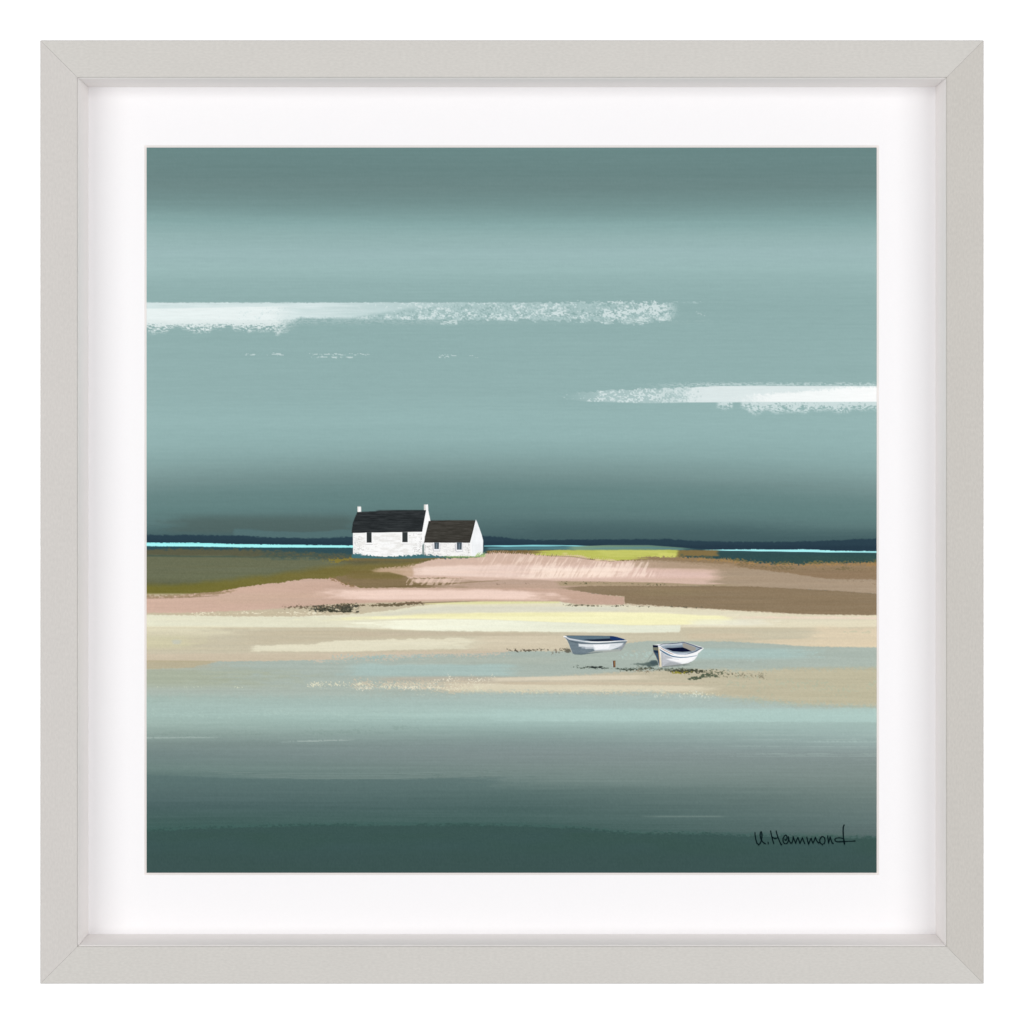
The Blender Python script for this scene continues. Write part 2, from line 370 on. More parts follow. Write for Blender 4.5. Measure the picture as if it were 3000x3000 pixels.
def boat2(p):
    p.poly(BOAT2, (240, 242, 244), 1.4, streak=6, seed=81, ssx=24, ssy=2.5)
    p.poly(C2([(465, 480), (600, 560), (760, 640), (760, 680), (900, 760), (1000, 800), (1050, 845), (500, 905), (460, 890)]), (184, 187, 193), 8, .9, streak=12, seed=86, ssx=18, ssy=2)
    p.poly(C2([(600, 680), (1100, 640), (1420, 620), (1300, 720), (1100, 790), (900, 770), (700, 725)]), (254, 254, 255), 5, .85); p.line(C2([(560, 600), (800, 680), (950, 690)]), 1.4, (170, 176, 186), .6, 2)
    p.poly(C2([(700, 770), (900, 790), (1000, 815), (1000, 850), (500, 900), (560, 840)]), (165, 170, 174), 4, .8)
    p.line(C2([(500, 900), (800, 868), (1050, 835), (1220, 806), (1300, 765)]), [2.5, 2.4, 2, 1.6, .8], (118, 124, 116), .8, 1.8)
    p.poly(C2([(215, 292), (372, 300), (400, 560), (410, 900), (365, 740), (300, 590), (235, 480)]), (62, 84, 104), 1.4)
    p.poly(C2([(220, 352), (360, 352), (365, 440), (230, 430)]), (120, 120, 104), 2.2)
    p.poly(C2([(235, 440), (368, 445), (370, 520), (270, 500)]), (24, 42, 64), 2.5, .8)
    p.poly(C2([(215, 288), (372, 296), (372, 350), (222, 350)]), (14, 24, 46), 1.4)
    p.line(C2([(232, 470), (300, 590), (365, 740)]), 1.0, (150, 110, 84), .7)
    # inside
    p.poly(C2([(415, 300), (1050, 220), (1130, 222), (1605, 368), (1450, 480), (1150, 520), (900, 520), (700, 480), (520, 400)]), (150, 164, 176), 1.6, streak=10, seed=84, ssx=30, ssy=3)
    p.poly(C2([(415, 300), (1050, 225), (1050, 280), (600, 300), (440, 330)]), (196, 206, 212), 2.5, .8)
    p.poly(C2([(560, 345), (800, 345), (1060, 300), (1070, 370), (700, 390)]), (120, 134, 150), 3, .7)
    p.poly(C2([(1060, 250), (1110, 232), (1440, 360), (1420, 440), (1300, 460), (1070, 350)]), (158, 154, 146), 2.2)
    p.poly(C2([(560, 372), (760, 372), (1065, 352), (1180, 395), (1320, 465), (1050, 482), (780, 465), (650, 410)]), (10, 18, 44), 1.8)
    p.line(C2([(700, 490), (900, 535), (1150, 545), (1350, 500), (1520, 420)]), [2, 4, 4, 3, 2], (168, 180, 196), .8, 2.5)
    p.line(C2([(1200, 540), (1400, 480), (1560, 395), (1620, 375)]), [1, 2, 2.4, 2], (50, 64, 84), .85, 1.4)
    p.line(C2([(380, 300), (500, 262), (900, 236), (1060, 212), (1130, 218), (1350, 290), (1520, 352), (1615, 372)]), [1.2, 1.6, 1.8, 1.8, 1.8, 2.2, 2.6, 2.2], (58, 66, 92), .95, 1.3)
    # gunwale, stripe
    p.line(C2([(430, 345), (520, 395), (640, 460), (800, 540), (980, 590), (1150, 598), (1350, 560), (1500, 500), (1640, 385)]), [1.4, 1.6, 2, 3, 4, 4, 4, 3.6, 2.4], (252, 252, 253), 1, 1.4)
    p.line(C2([(430, 362), (560, 440), (700, 510), (800, 548)]), [1.2, 1.8, 1.6, .8], (158, 108, 84), .9, 1.2)
    p.line(C2([(420, 420), (520, 490), (640, 560), (800, 615), (1000, 640), (1200, 630), (1400, 598), (1470, 585)]), [2.6, 3.2, 2.8, 2.8, 2.2, 1.8, 1.2, .6], (48, 90, 124), .95, 1.3)
    p.line(C2([(460, 440), (700, 560)]), 1.6, (98, 130, 150), .6)
    # stem post
    p.line(C2([(385, 315), (395, 430), (415, 600), (430, 740), (437, 890)]), [3.6, 4.2, 4.6, 5.6, 5.8], (222, 214, 188), 1, 1.4)
    p.line(C2([(372, 400), (392, 600), (408, 740), (412, 890)]), [1.2, 1.4, 1.2, 1], (196, 142, 92), .8)
    p.line(C2([(470, 500), (475, 700), (478, 890)]), 1.5, (112, 112, 116), .7)
    p.poly(C2([(365, 300), (405, 296), (408, 345), (370, 345)]), (228, 232, 244), 1.4)

SIG = []
for q in ([(135, 450), (140, 540), (160, 660), (195, 790), (250, 850), (300, 820), (345, 720), (365, 600), (365, 480), (345, 415), (315, 440), (305, 540), (330, 660), (390, 760), (490, 825)],
          [(572, 772), (577, 825)], [(655, 395), (690, 560), (730, 720), (765, 815)], [(695, 580), (740, 620), (800, 645), (860, 630), (895, 610)],
          [(840, 395), (860, 480), (900, 600), (950, 730), (1000, 840), (1035, 832)],
          [(1130, 670), (1150, 710), (1185, 690), (1205, 620), (1195, 560), (1165, 530), (1110, 560), (1070, 640), (1070, 740), (1110, 810), (1170, 825), (1230, 770), (1252, 680), (1250, 585), (1265, 700), (1320, 800), (1370, 780), (1400, 690), (1405, 580), (1440, 680), (1490, 800), (1530, 680), (1565, 610), (1590, 680), (1630, 810), (1670, 720), (1715, 620), (1750, 720), (1795, 815)]):
    SIG.append((T(q, 2200, 2400, 11.365), 2.7))
for q, w in (([(160, 605), (180, 720), (215, 835), (255, 730), (300, 630), (325, 720), (360, 800), (400, 720), (440, 600), (470, 690), (530, 780), (590, 775)], 2.7),
             ([(620, 615), (580, 700), (610, 800), (670, 840), (740, 810), (765, 720), (745, 620), (690, 575), (640, 590), (610, 650)], 2.7),
             ([(850, 560), (865, 680), (880, 790), (900, 720), (935, 590), (955, 670), (1000, 790), (1040, 810)], 2.7),
             ([(1365, 640), (1250, 620), (1140, 625), (1085, 680), (1110, 735), (1180, 755), (1390, 745), (1600, 738), (1765, 725)], 2.4),
             ([(1400, 190), (1370, 260), (1365, 400), (1375, 600), (1390, 700)], 3.0), ([(1390, 700), (1410, 825)], 4.0)):
    SIG.append((T(q, 2350, 2400, 11.365), w))
def signature(p):
    for q, w in SIG: p.line(q, w + .5, (4, 18, 22), 1, 1.4)

CL1 = dict(x0=429, x1=1990); CL2 = dict(x0=1625, x1=2570)
def cloud_one(p):
    i = p.sub(400, 2090, 870, 985)
    if len(i) == 0: return
    x = p.x[i]; y = p.y[i]
    top = 886.5 + (nz(x, y, 9, 4, 101, 2) - .5) * (4 + 16 * ss(1500, 1700, x)) + 2 * ss(1850, 1990, x)
    bot = np.interp(x, [400, 840, 880, 1500, 1700, 1850, 1940, 1990], [950, 950, 936, 937, 940, 946, 942, 930]) + (nz(x, y, 14, 8, 102, 3) - .5) * 34 * ss(1150, 1700, x)
    fine = nz(x, y, 8, 2.0, 103, 3)
    fl = nz(x, y, 4.2, 3.2, 105, 2) * .6 + nz(x, y, 11, 7, 106, 2) * .4
    # flat milky wash
    wedge = np.interp(x, [400, 1000, 1200, 1350, 1400], [950, 936, 903, 890, 886])
    a = ss(-1.5, 1.5, y - top) * (1 - ss(-2, 2, y - np.minimum(wedge, bot)))
    a = ss(-1.5, 1.5, y - top) * (1 - ss(-6, 6, y - np.minimum(wedge, bot - 4) + (fl - .5) * 10)) * (1 - .6 * ss(880, 1380, x)) * (.86 + .3 * (nz(x, y, 60, 3, 109, 2) - .3))
    p.mix(i, a * .97, (219, 233, 233))
    # dry brush right of it
    b = ss(-1.5, 1.5, y - top) * (1 - ss(-2, 2, y - bot)) * ss(900, 1150, x) * (1 - ss(1950, 1995, x + (fl - .5) * 60))
    p.mix(i, b * .62 * ss(.2, .5, fl) * (1 - .3 * ss(1500, 1900, x)), (190, 212, 212))
    cov = np.interp(x, [1000, 1100, 1300, 1420, 1600, 1800, 1960], [.72, .58, .56, .52, .53, .47, .46]) - .12 * np.exp(-((y - np.interp(x, [1000, 1400, 1700, 1950], [930, 926, 922, 905])) / 9) ** 2)
    p.mix(i, b * ss(cov, cov + .2, fl + .22 * (nz(x, y, 40, 18, 131, 1) - .5)) * .68, (226, 236, 236))
    # bright left part with hanging bristles
    lo = 962 + 34 * (nz(x, y * 0, 30, 1, 107, 2) - .45)
    c = ss(-1.5, 1.5, y - np.maximum(top, 905 - (x - 430) * .02)) * (1 - ss(780, 880, x + (fl - .5) * 60))
    p.mix(i, c * (1 - ss(935, 952, y + (fl - .5) * 14)) * ss(.3, .5, fl + .25 * ss(1000, 430, x)) * .7, (240, 247, 246))
    d = ss(936, 940, y) * (1 - ss(lo - 4, lo + 12, y)) * (1 - ss(800, 880, x + (fl - .5) * 50))
    p.mix(i, d * ss(.44, .60, fine * .6 + fl * .4 + .26 * ss(962, 940, y)) * .9, (226, 236, 235))
    # faint ragged underside further right
    e = ss(936, 937, y) * (1 - ss(940, 958, y)) * ss(840, 880, x) * (1 - ss(1100, 1600, x) * .8)
    p.mix(i, e * .35 * ss(.4, .6, fine), (198, 214, 214))
    for (q0, q1, yy, hh, o) in ((1290, 1340, 950, 10, .7), (1770, 1800, 950, 8, .55), (1820, 1900, 945, 12, .6), (1930, 1968, 940, 10, .6)):
        g = (np.abs(x - (q0 + q1) / 2) < (q1 - q0) / 2) * (1 - ss(hh * .4, hh, np.abs(y - yy + 6)))
        p.mix(i, g * o * ss(.42, .6, fine), (214, 228, 227))
    r = np.exp(-((x - 2055) / 28) ** 2 - ((y - 917) / 12) ** 2)
    p.mix(i, ss(.9, 1.1, fl + r * .5) * .6, (190, 208, 208))
def cloud_two(p):
    i = p.sub(1600, 2600, 1110, 1220)
    if len(i) == 0: return
    x = p.x[i]; y = p.y[i]
    fl = nz(x, y, 4.2, 3.2, 115, 2) * .6 + nz(x, y, 11, 7, 116, 2) * .4; fine = nz(x, y, 8, 2.0, 113, 3)
    top = np.interp(x, [1625, 1700, 1800, 2000, 2100, 2200, 2570], [1163, 1150, 1143, 1136, 1131, 1130, 1131]) + (nz(x, y, 10, 5, 118, 2) - .5) * 12 * ss(2150, 1900, x)
    bot = np.interp(x, [1625, 1700, 1750, 1900, 2000, 2570], [1164, 1175, 1177, 1181, 1179, 1177])
    body = ss(-1.2, 1.2, y - top) * (1 - ss(-1.5, 1.5, y - bot))
    solid = ss(1930, 2050, x + (fl - .5) * 160)
    p.mix(i, body * solid * .98, (221, 232, 232))
    cov = np.interp(x, [1625, 1700, 1800, 1900, 2000], [.62, .54, .50, .44, .36])
    p.mix(i, body * (1 - solid) * .55 * ss(1640, 1800, x), (190, 210, 210))
    p.mix(i, body * (1 - solid) * ss(cov, cov + .2, fl + .25 * (nz(x, y, 36, 12, 141, 1) - .5)) * .72, (227, 237, 237))
    up = np.interp(x, [2150, 2250, 2350, 2450, 2570], [1165, 1153, 1147, 1136, 1133])
    p.mix(i, ss(-5, 6, y - up + (fl - .5) * 18) * (1 - ss(-1.5, 1.5, y - bot)) * ss(2130, 2280, x + (fl - .5) * 110) * (.78 + .2 * ss(2300, 2560, x)), (250, 253, 252))
    t = ss(1118, 1127, y + (fine - .5) * 8) * (1 - ss(top - 2, top, y)) * ss(1850, 2100, x)
    p.mix(i, t * .6 * ss(.42, .6, fine), (215, 228, 228))
    lo = 1203 + 26 * (nz(x, y * 0, 34, 1, 117, 2) - .45)
    d = ss(bot - .5, bot + .5, y) * (1 - ss(lo - 8, lo + 8, y)) * ss(2095, 2110, x)
    d = d * (1 - ss(2142, 2150, x) * ss(2178, 2165, x))
    p.mix(i, d * ss(.40, .58, fl * .7 + fine * .3 + .12 * ss(1196, 1180, y)) * .85, (214, 228, 228))

def dashes(p):
    for (pts, ry, dn) in (([(712, 1038), (750, 1038)], 4, .52), ([(780, 1037), (835, 1038)], 5, .6), ([(905, 1038), (1095, 1038)], 5, .58), ([(910, 1045), (1040, 1048)], 4, .6),
                          ([(1275, 1045), (1345, 1041)], 7, .47), ([(1370, 1040), (1405, 1048)], 7, .42)):
        p.specks(pts, ry, (206, 222, 221), dn, g=8, gy=2, seed=151, op=.8, ends=20)

def landscape(p):
    x, y = p.x, p.y
    u = (x - 1500) / 1070
    wob = (nz(x, y, 900, 60, 5, 2) - .5)
    # ---- sky
    ye = y - ss(1150, 1420, y) * (34 * u ** 2 + 10 * u) * (1 - ss(1520, 1580, y)) + wob * 14 * (1 - ss(700, 900, y)) + (1 - ss(650, 800, y)) * 10 * (1 - u ** 2) * -1
    st = np.array([(425, 106, 135, 134), (500, 106, 133, 132), (540, 109, 135, 134), (580, 115, 143, 142), (615, 124, 154, 153), (650, 136, 168, 167), (690, 147, 177, 176), (740, 155, 184, 184), (790, 154, 184, 183), (830, 147, 177, 176), (900, 143, 173, 172),
                   (1000, 145, 175, 174), (1150, 146, 176, 175), (1230, 149, 180, 179), (1280, 146, 177, 176), (1325, 138, 168, 167), (1360, 128, 156, 155), (1395, 116, 143, 142), (1430, 104, 133, 132), (1475, 98, 128, 127), (1510, 93, 121, 121), (1540, 83, 110, 111), (1570, 73, 99, 102), (1600, 66, 92, 96)], float)
    for k in range(3): p.c[:, k] = np.interp(ye, st[:, 0], st[:, k + 1])
    p.c += ((nz(x, y, 420, 5, 6, 2) - .5) * 4)[:, None].astype(np.float32)
    p.band(1512, 1562, (80, 98, 95), 430, 1060, 34, 24, 160, 60, op=.72)
    p.band(1535, 1600, (70, 95, 98), 1440, 2400, 50, 10, 200, 260, op=.45)
    p.band([(680, 1549), (780, 1556), (880, 1560), (1000, 1552), (1040, 1550)], 1580, (84, 112, 114), 680, 1040, 3, 3, 10, 10, rt=2, gs=30, op=.9)
    p.band(1548, 1574, (84, 112, 114), 680, 800, 8, 3, 8, 60, rt=1, op=.4)
    cloud_one(p); cloud_two(p); dashes(p)
    # ---- far hills
    hill = [(400, 1567), (560, 1568), (700, 1569), (780, 1574), (900, 1577), (960, 1576), (1010, 1573), (1100, 1572), (1400, 1569), (1440, 1571), (1500, 1577), (1560, 1582), (1700, 1581), (1830, 1580), (1950, 1579), (2010, 1583), (2100, 1587), (2300, 1588), (2420, 1584), (2500, 1580), (2600, 1578)]
    p.band(hill, 1620, (44, 65, 77), st=5, rt=2.2, seed=11, gs=7)
    p.band([(400, 1582), (1000, 1588), (1400, 1588), (2000, 1597), (2600, 1600)], 1612, (36, 54, 68), st=12, op=.6)
    # ---- ground below the shore line
    p.band([(400, 1600), (700, 1603), (1040, 1604), (1400, 1602), (1900, 1602), (2100, 1610), (2600, 1617)], 1660, (50, 78, 86), st=2)
    gt = [(400, 1608), (700, 1610), (900, 1618), (1050, 1626), (1200, 1630)]
    p.band(gt, [(400, 1760), (1200, 1760)], (92, 92, 72), 400, 1300, 8, 2, rt=5, seed=12, gs=8)
    p.band([(400, 1626), (900, 1632), (1040, 1646)], 1700, (106, 110, 86), 400, 1050, 10, 20, 0, 80, rt=4, seed=14, gs=60, op=.95)
    p.band([(400, 1625), (560, 1628), (900, 1631)], [(400, 1630), (560, 1632), (900, 1634)], (70, 88, 78), 400, 920, 5, 5, 0, 150, rt=2, gs=40, op=.75)
    p.band(1612, 1640, (56, 82, 84), 700, 1030, 8, 10, 150, 10, rt=5, seed=19, gs=5, op=.55, dry=.48)
    p.band([(1500, 1660), (400, 1690)][::-1], [(400, 1735), (1100, 1700)], (108, 114, 88), 400, 900, 30, 20, 0, 200, op=.5)
    p.band([(400, 1716), (600, 1706), (760, 1690), (900, 1668), (1030, 1652), (1300, 1638)], [(400, 1760), (1300, 1760)], (112, 108, 52), 400, 1300, 22, 2, rt=4, gs=40, seed=15, rgb2=(122, 110, 66))
    p.band([(1030, 1634), (1300, 1634)], [(1030, 1644), (1300, 1642)], (132, 112, 70), 1000, 1290, 4, 8, 20, 10, op=.6)
    p.specks([(945, 1644), (1000, 1640), (1045, 1636)], 10, (150, 130, 50), .62, g=5, gy=4, seed=16, op=.7)
    # right: dark slope, brown
    p.band([(1400, 1614), (1500, 1613), (1600, 1611), (2100, 1612)], 1650, (128, 112, 72), 1420, 2110, 3, 2, 12, 30, rt=1.5)
    p.band([(1990, 1622), (2100, 1615), (2200, 1618), (2600, 1620)], 1680, (50, 78, 80), 1988, 2600, 4, 2, 20, 0, rt=1)
    p.band(1628, 1655, (58, 84, 76), 2200, 2600, 12, 4, 200, 0, op=.5)
    # shore highlight
    p.band([(400, 1590), (560, 1590), (700, 1594), (850, 1596), (1040, 1598)], [(400, 1600), (560, 1601), (700, 1603.5), (1040, 1604.5)], (158, 242, 244), 400, 1036, 1.2, 1.5, rt=1.1, rb=.6, gs=5, seed=17)
    p.band([(400, 1593), (700, 1597), (1040, 1600)], [(400, 1598), (700, 1602), (1040, 1603)], (182, 252, 252), 400, 1036, 2, 2, op=.6)
    p.band([(1416, 1598.5), (1560, 1596.5), (1650, 1597), (1760, 1600)], [(1416, 1600.5), (1480, 1602), (1650, 1600), (1760, 1601.5)], (140, 215, 222), 1416, 1790, 1.4, 1.4, 4, 60)
    p.band([(1416, 1604), (1600, 1601), (1800, 1602)], [(1416, 1610), (1800, 1611)], (92, 136, 142), 1416, 1960, 3, 3, 20, 60, op=.8)
    p.band([(1660, 1602), (1780, 1597), (1900, 1597), (2010, 1605), (2060, 1610)], 1612, (128, 156, 130), 1650, 2060, 2, 2, 30, 90, rgb2=(100, 132, 120), op=.9)
    p.band([(1660, 1606), (1900, 1603), (2030, 1610)], [(1660, 1609), (1900, 1606), (2030, 1612)], (88, 132, 146), 1700, 2050, 2, 2, 50, 60, op=.6)
    sh = [(2050, 1610.5), (2150, 1610), (2200, 1609.5), (2300, 1610.5), (2370, 1609.5), (2450, 1614), (2600, 1615)]
    sb_ = [(2050, 1612), (2120, 1613), (2200, 1614.5), (2350, 1617), (2450, 1618.5), (2600, 1619.5)]
    p.band(sh, sb_, (172, 244, 246), 2060, 2600, 1.3, 1.3, 50, 0, rt=.9, gs=6, seed=18)
    # yellow green meadow
    p.band([(1500, 1618), (1560, 1614), (1640, 1611.5), (1990, 1611)], [(1500, 1626), (1560, 1629), (1620, 1630), (1730, 1636), (1780, 1643), (1880, 1638), (1990, 1636)], (188, 191, 96), 1530, 1992, 3, 3, 60, 12, rt=1, rb=2, gs=14, seed=20)
    p.band(1612, 1632, (202, 204, 112), 1720, 1960, 4, 4, 60, 12, rt=2, gs=20, op=.7, dry=.4, dsx=40)
    p.band(1620, 1634, (210, 210, 116), 1925, 1985, 3, 3, 8, 8, op=.7)
    p.band(1612, 1629, (128, 110, 72), 1992, 2112, 2.5, 3, 12, 16, rt=1.5, rb=2, seed=23)
    p.band([(1420, 1612), (1600, 1612)], [(1420, 1624), (1600, 1620)], (120, 100, 64), 1424, 1620, 3, 4, 10, 90, rt=2, seed=29, op=.85)
    # brown ground right
    bt = [(1980, 1632), (2060, 1635), (2120, 1639), (2180, 1645), (2260, 1652), (2340, 1654), (2420, 1650), (2600, 1649)]
    p.band(bt, 1700, (146, 124, 96), 1850, 2600, 2.5, 2, 60, 0, rt=5, seed=24, gs=5)
    p.specks([(a, b + 3) for a, b in bt], 10, (170, 134, 84), .6, g=4, gy=2.5, seed=25, op=.7)
    p.specks([(a, b - 3) for a, b in bt], 8, (132, 116, 72), .56, g=5, gy=3, seed=23, op=.75)
    p.specks([(2150, 1650), (2260, 1662), (2400, 1668), (2600, 1670)], 13, (116, 104, 74), .52, g=5, gy=3, seed=26, op=.6)
    p.band(1672, 1700, (146, 124, 98), 2300, 2600, 8, 4, 80, 0)
    # pale sand stripe between browns
    p.band([(1900, 1645), (2050, 1658), (2160, 1662), (2300, 1678), (2420, 1696), (2600, 1698)], [(1700, 1712), (2100, 1718), (2300, 1725), (2450, 1732), (2600, 1742)], (169, 150, 128), 1800, 2600, 4, 3, 120, 0, rt=2.5, rb=1.5, seed=27, gs=7)
    p.specks([(2450, 1702), (2600, 1712)], 14, (140, 122, 98), .45, g=6, gy=3, seed=28, op=.6)
    # ---- pink dunes
    p.band(1740, 2100, (200, 184, 160), st=10)
    pt = [(1000, 1690), (1100, 1676), (1190, 1664), (1240, 1647), (1280, 1637), (1400, 1633), (1425, 1622), (1460, 1619), (1530, 1622), (1600, 1628), (1700, 1631), (1730, 1639), (1790, 1643), (1900, 1642), (2000, 1650), (2080, 1658), (2120, 1664)]
    p.band(pt, [(1000, 1720), (1400, 1728), (2120, 1712)], (212, 184, 168), 1085, 2130, 2.5, 3, 40, 60, rt=3.5, seed=32, gs=5)
    p.band([(1900, 1640), (2120, 1652)], [(1900, 1664), (2120, 1668)], (170, 148, 124), 1840, 2180, 5, 8, 60, 60, rt=3, op=.85, seed=34)
    p.band([(1150, 1668), (1300, 1658), (1600, 1655), (1800, 1660), (2080, 1676)], [(1150, 1682), (1600, 1697), (2080, 1694)], (240, 216, 202), 1130, 2095, 10, 7, 120, 30, rt=3, gs=30, seed=35, rgb2=(220, 190, 178))
    p.band([(1560, 1662), (1850, 1664)], [(1560, 1694), (1850, 1690)], (249, 228, 212), 1500, 1880, 12, 8, 100, 100, rt=4, gs=12, op=.9, seed=36)
    i = p.sub(1400, 1990, 1614, 1705)
    if len(i):
        xx = p.x[i]; yy = p.y[i]; sl = xx + .55 * yy
        g = nz(sl, yy, 4.5, 26, 37, 2) * .7 + .3 * nz(xx, yy, 40, 20, 44, 1)
        ev = np.interp(xx, [1400, 1500, 1640, 1900, 1960], [.7, .75, 1, 1, 0]) * ss(0, 8, yy - np.interp(xx, [a for a, b in pt], [b for a, b in pt])) * (1 - ss(1685, 1697, yy)) * (1 - .65 * ss(1645, 1665, yy) * ss(1560, 1500, xx))
        p.mix(i, ss(.48, .7, g) * ev * .62, (250, 229, 214))
        p.mix(i, ss(.5, .34, g) * ev * .4, (206, 177, 160))
    for k in range(26):
        bx = 1088 + k * 5.2; by = 1690 - k * .9; h = 6 + 9 * float(hsh(np.array([k]), np.array([4]), 78)[0])
        p.line([(bx, by - 6), (bx + h * .9, by - 6 - h)], [2.4, .8], (212, 184, 160), .8)
    for k in range(60):       # blades over the meadow edge
        bx = 1420 + k * 6.2; h = 5 + 7 * float(hsh(np.array([k]), np.array([1]), 77)[0]); by = np.interp(bx, [a for a, b in pt], [b for a, b in pt]) + 4
        p.line([(bx, by), (bx + h * .5, by - h)], [2.0, .8], (226, 194, 176), .8)
        if k % 2 and k < 34: p.line([(bx + 4, by - 3), (bx + 6, by - 3 - h * .7)], [2.4, .8], (70, 72, 50), .6)
    p.line([(1600, 1628), (1680, 1631), (1725, 1639), (1800, 1645)], [1, 2.4, 2.4, .8], (136, 116, 92), .65, 2.5)
    p.line([(1655, 1627), (1700, 1628.5), (1725, 1634)], [.8, 3, 1], (226, 200, 178), .8, 2)
    p.blob(1752, 1640, 12, 3, (226, 206, 164), .8); p.blob(1790, 1641, 14, 3, (226, 206, 164), .8); p.blob(1655, 1622, 9, 4, (214, 204, 140), .7, .4)
    # mid strip between dunes: grey beige, then brown wedge
    p.band([(1180, 1694), (1400, 1700), (1500, 1697), (1640, 1702), (1900, 1706), (2100, 1712)], [(1180, 1722), (1500, 1726), (1900, 1745)], (188, 162, 144), 1180, 2050, 4, 3, 60, 100, rt=1.5, gs=20, seed=38)
    p.band([(1640, 1703), (1900, 1706), (2050, 1712)], 1716, (164, 148, 118), 1620, 2200, 3, 5, 40, 120, op=.8)
    p.specks([(1400, 1711), (1600, 1710)], 9, (122, 100, 84), .36, g=5, gy=4, seed=39, op=.6)
    p.specks([(1640, 1708), (1740, 1708), (1850, 1712), (1960, 1716), (2120, 1720)], 9, (72, 76, 50), .42, g=5, gy=3, seed=40, op=.75)
    # brown olive tongue left
    p.band([(978, 1690), (1060, 1680), (1180, 1682), (1202, 1694)], [(978, 1696), (1030, 1716), (1080, 1722), (1400, 1722)], (134, 116, 86), 975, 1400, 6, 2, 20, 190, rt=4, seed=45, gs=6)
    p.band([(1000, 1672), (1100, 1668), (1180, 1672)], 1696, (122, 108, 66), 1000, 1190, 8, 10, 40, 24, rt=3, op=.9)
    p.band([(1075, 1668), (1140, 1663), (1200, 1660)], [(1075, 1676), (1140, 1676), (1200, 1690)], (196, 168, 142), 1080, 1215, 4, 5, 40, 10, rt=5, seed=46, gs=4, op=.9)
    p.band(1696, 1707, (214, 188, 172), 1200, 1370, 3, 3, 20, 60, rt=2, rb=2, seed=47, gs=4, op=.9)
    p.line([(1215, 1695), (1300, 1693.5), (1345, 1696)], [1.2, 2.2, .8], (112, 96, 62), .75, 1.6)
    p.line([(1130, 1719), (1250, 1715), (1350, 1707), (1460, 1701)], [2, 2.6, 2, 1], (116, 98, 66), .75, 2)
    i = p.sub(1190, 1380, 1694, 1714)
    if len(i):
        xx = p.x[i]; yy = p.y[i]
        p.mix(i, ss(.5, .62, nz(xx + yy * .7, yy, 5, 20, 48, 1)) * .55 * (1 - ss(1300, 1380, xx)) * ss(1194, 1197, yy), (236, 208, 192))
    # second pink band
    lo = [(400, 1796), (560, 1796), (700, 1790), (820, 1782), (1000, 1768), (1200, 1763), (1400, 1761), (1640, 1762), (1700, 1770), (1835, 1772)]
    ptop = [(400, 1750), (500, 1747), (560, 1741), (640, 1734), (700, 1721), (760, 1713), (820, 1707), (891, 1697), (978, 1694), (1010, 1712), (1060, 1722), (1400, 1723), (1560, 1723), (1663, 1727), (1760, 1741), (1832, 1750)]
    p.band(ptop, lo, (207, 177, 160), 400, 1834, 2.5, 2.5, 0, 8, rt=2.5, rb=1.5, seed=49, gs=6, rgb2=(196, 166, 148))
    p.band([(930, 1726), (1100, 1728), (1400, 1727), (1650, 1736)], [(930, 1752), (1100, 1758), (1400, 1756), (1650, 1760)], (238, 211, 197), 900, 1700, 10, 8, 160, 180, rt=2, gs=40, seed=50)
    p.band([(560, 1740), (900, 1735)], [(560, 1770), (900, 1768)], (203, 176, 156), 540, 1000, 16, 16, 150, 150, op=.6)
    p.band([(430, 1745), (560, 1740), (690, 1728)], [(430, 1753), (560, 1750), (690, 1734)], (150, 128, 96), 400, 700, 3, 4, 0, 30, rt=4, rb=3, seed=51, gs=5, op=.8, dry=.42)
    p.line([(430, 1753), (560, 1750), (640, 1745)], 1.6, (122, 102, 76), .6, 2)
    p.specks([(960, 1694), (985, 1700), (1010, 1712), (1040, 1719)], 9, (150, 120, 90), .6, g=5, gy=3, seed=53, op=.8)
    # brown wedge
    p.band([(1640, 1721), (1720, 1717), (1800, 1716), (2100, 1717), (2200, 1718), (2300, 1723), (2450, 1731), (2600, 1741)], [(1640, 1724), (1760, 1741), (1829, 1748), (1831, 1768), (2000, 1779), (2100, 1784), (2250, 1793), (2350, 1799), (2600, 1803)], (140, 122, 97), 1630, 2600, 2.5, 2.5, 60, 0, rt=1.5, rb=1.8, seed=54, gs=6)
    p.band(1724, 1745, (146, 130, 100), 1830, 2100, 10, 10, 100, 100, op=.5)
    # ---- cream beach
    p.band(1815, 2100, (204, 194, 168), st=8)
    ct = [(400, 1800), (700, 1806), (860, 1806), (980, 1802), (1060, 1797), (1160, 1786), (1250, 1772), (1330, 1764), (1640, 1764), (1700, 1774), (1835, 1772), (2000, 1781), (2100, 1786), (2250, 1795), (2350, 1800), (2600, 1804)]
    p.band([(400, 1796), (560, 1795), (820, 1786), (1000, 1772), (1250, 1763), (1400, 1761)], 1830, (200, 188, 162), 400, 1420, 3, 2, 0, 60, rt=2.5, seed=55, gs=5)
    p.band(ct, [(400, 1838), (2600, 1838)], (228, 226, 202), 400, 2600, 4, 4, rt=2.5, seed=56, gs=7, rgb2=(226, 218, 192))
    p.specks([(560, 1797), (700, 1797), (860, 1795), (950, 1797)], 9, (236, 230, 206), .5, g=6, gy=3, seed=57, op=.8)
    p.band([(1240, 1767), (1400, 1762), (1642, 1762)], [(1240, 1770), (1400, 1770), (1642, 1767)], (224, 222, 160), 1200, 1645, 3, 6, 60, 10, op=.8)
    p.band([(1100, 1800), (1300, 1776), (1850, 1778)], [(1100, 1806), (1300, 1794), (1850, 1790)], (218, 216, 198), 1060, 1860, 8, 6, 100, 60, op=.85)
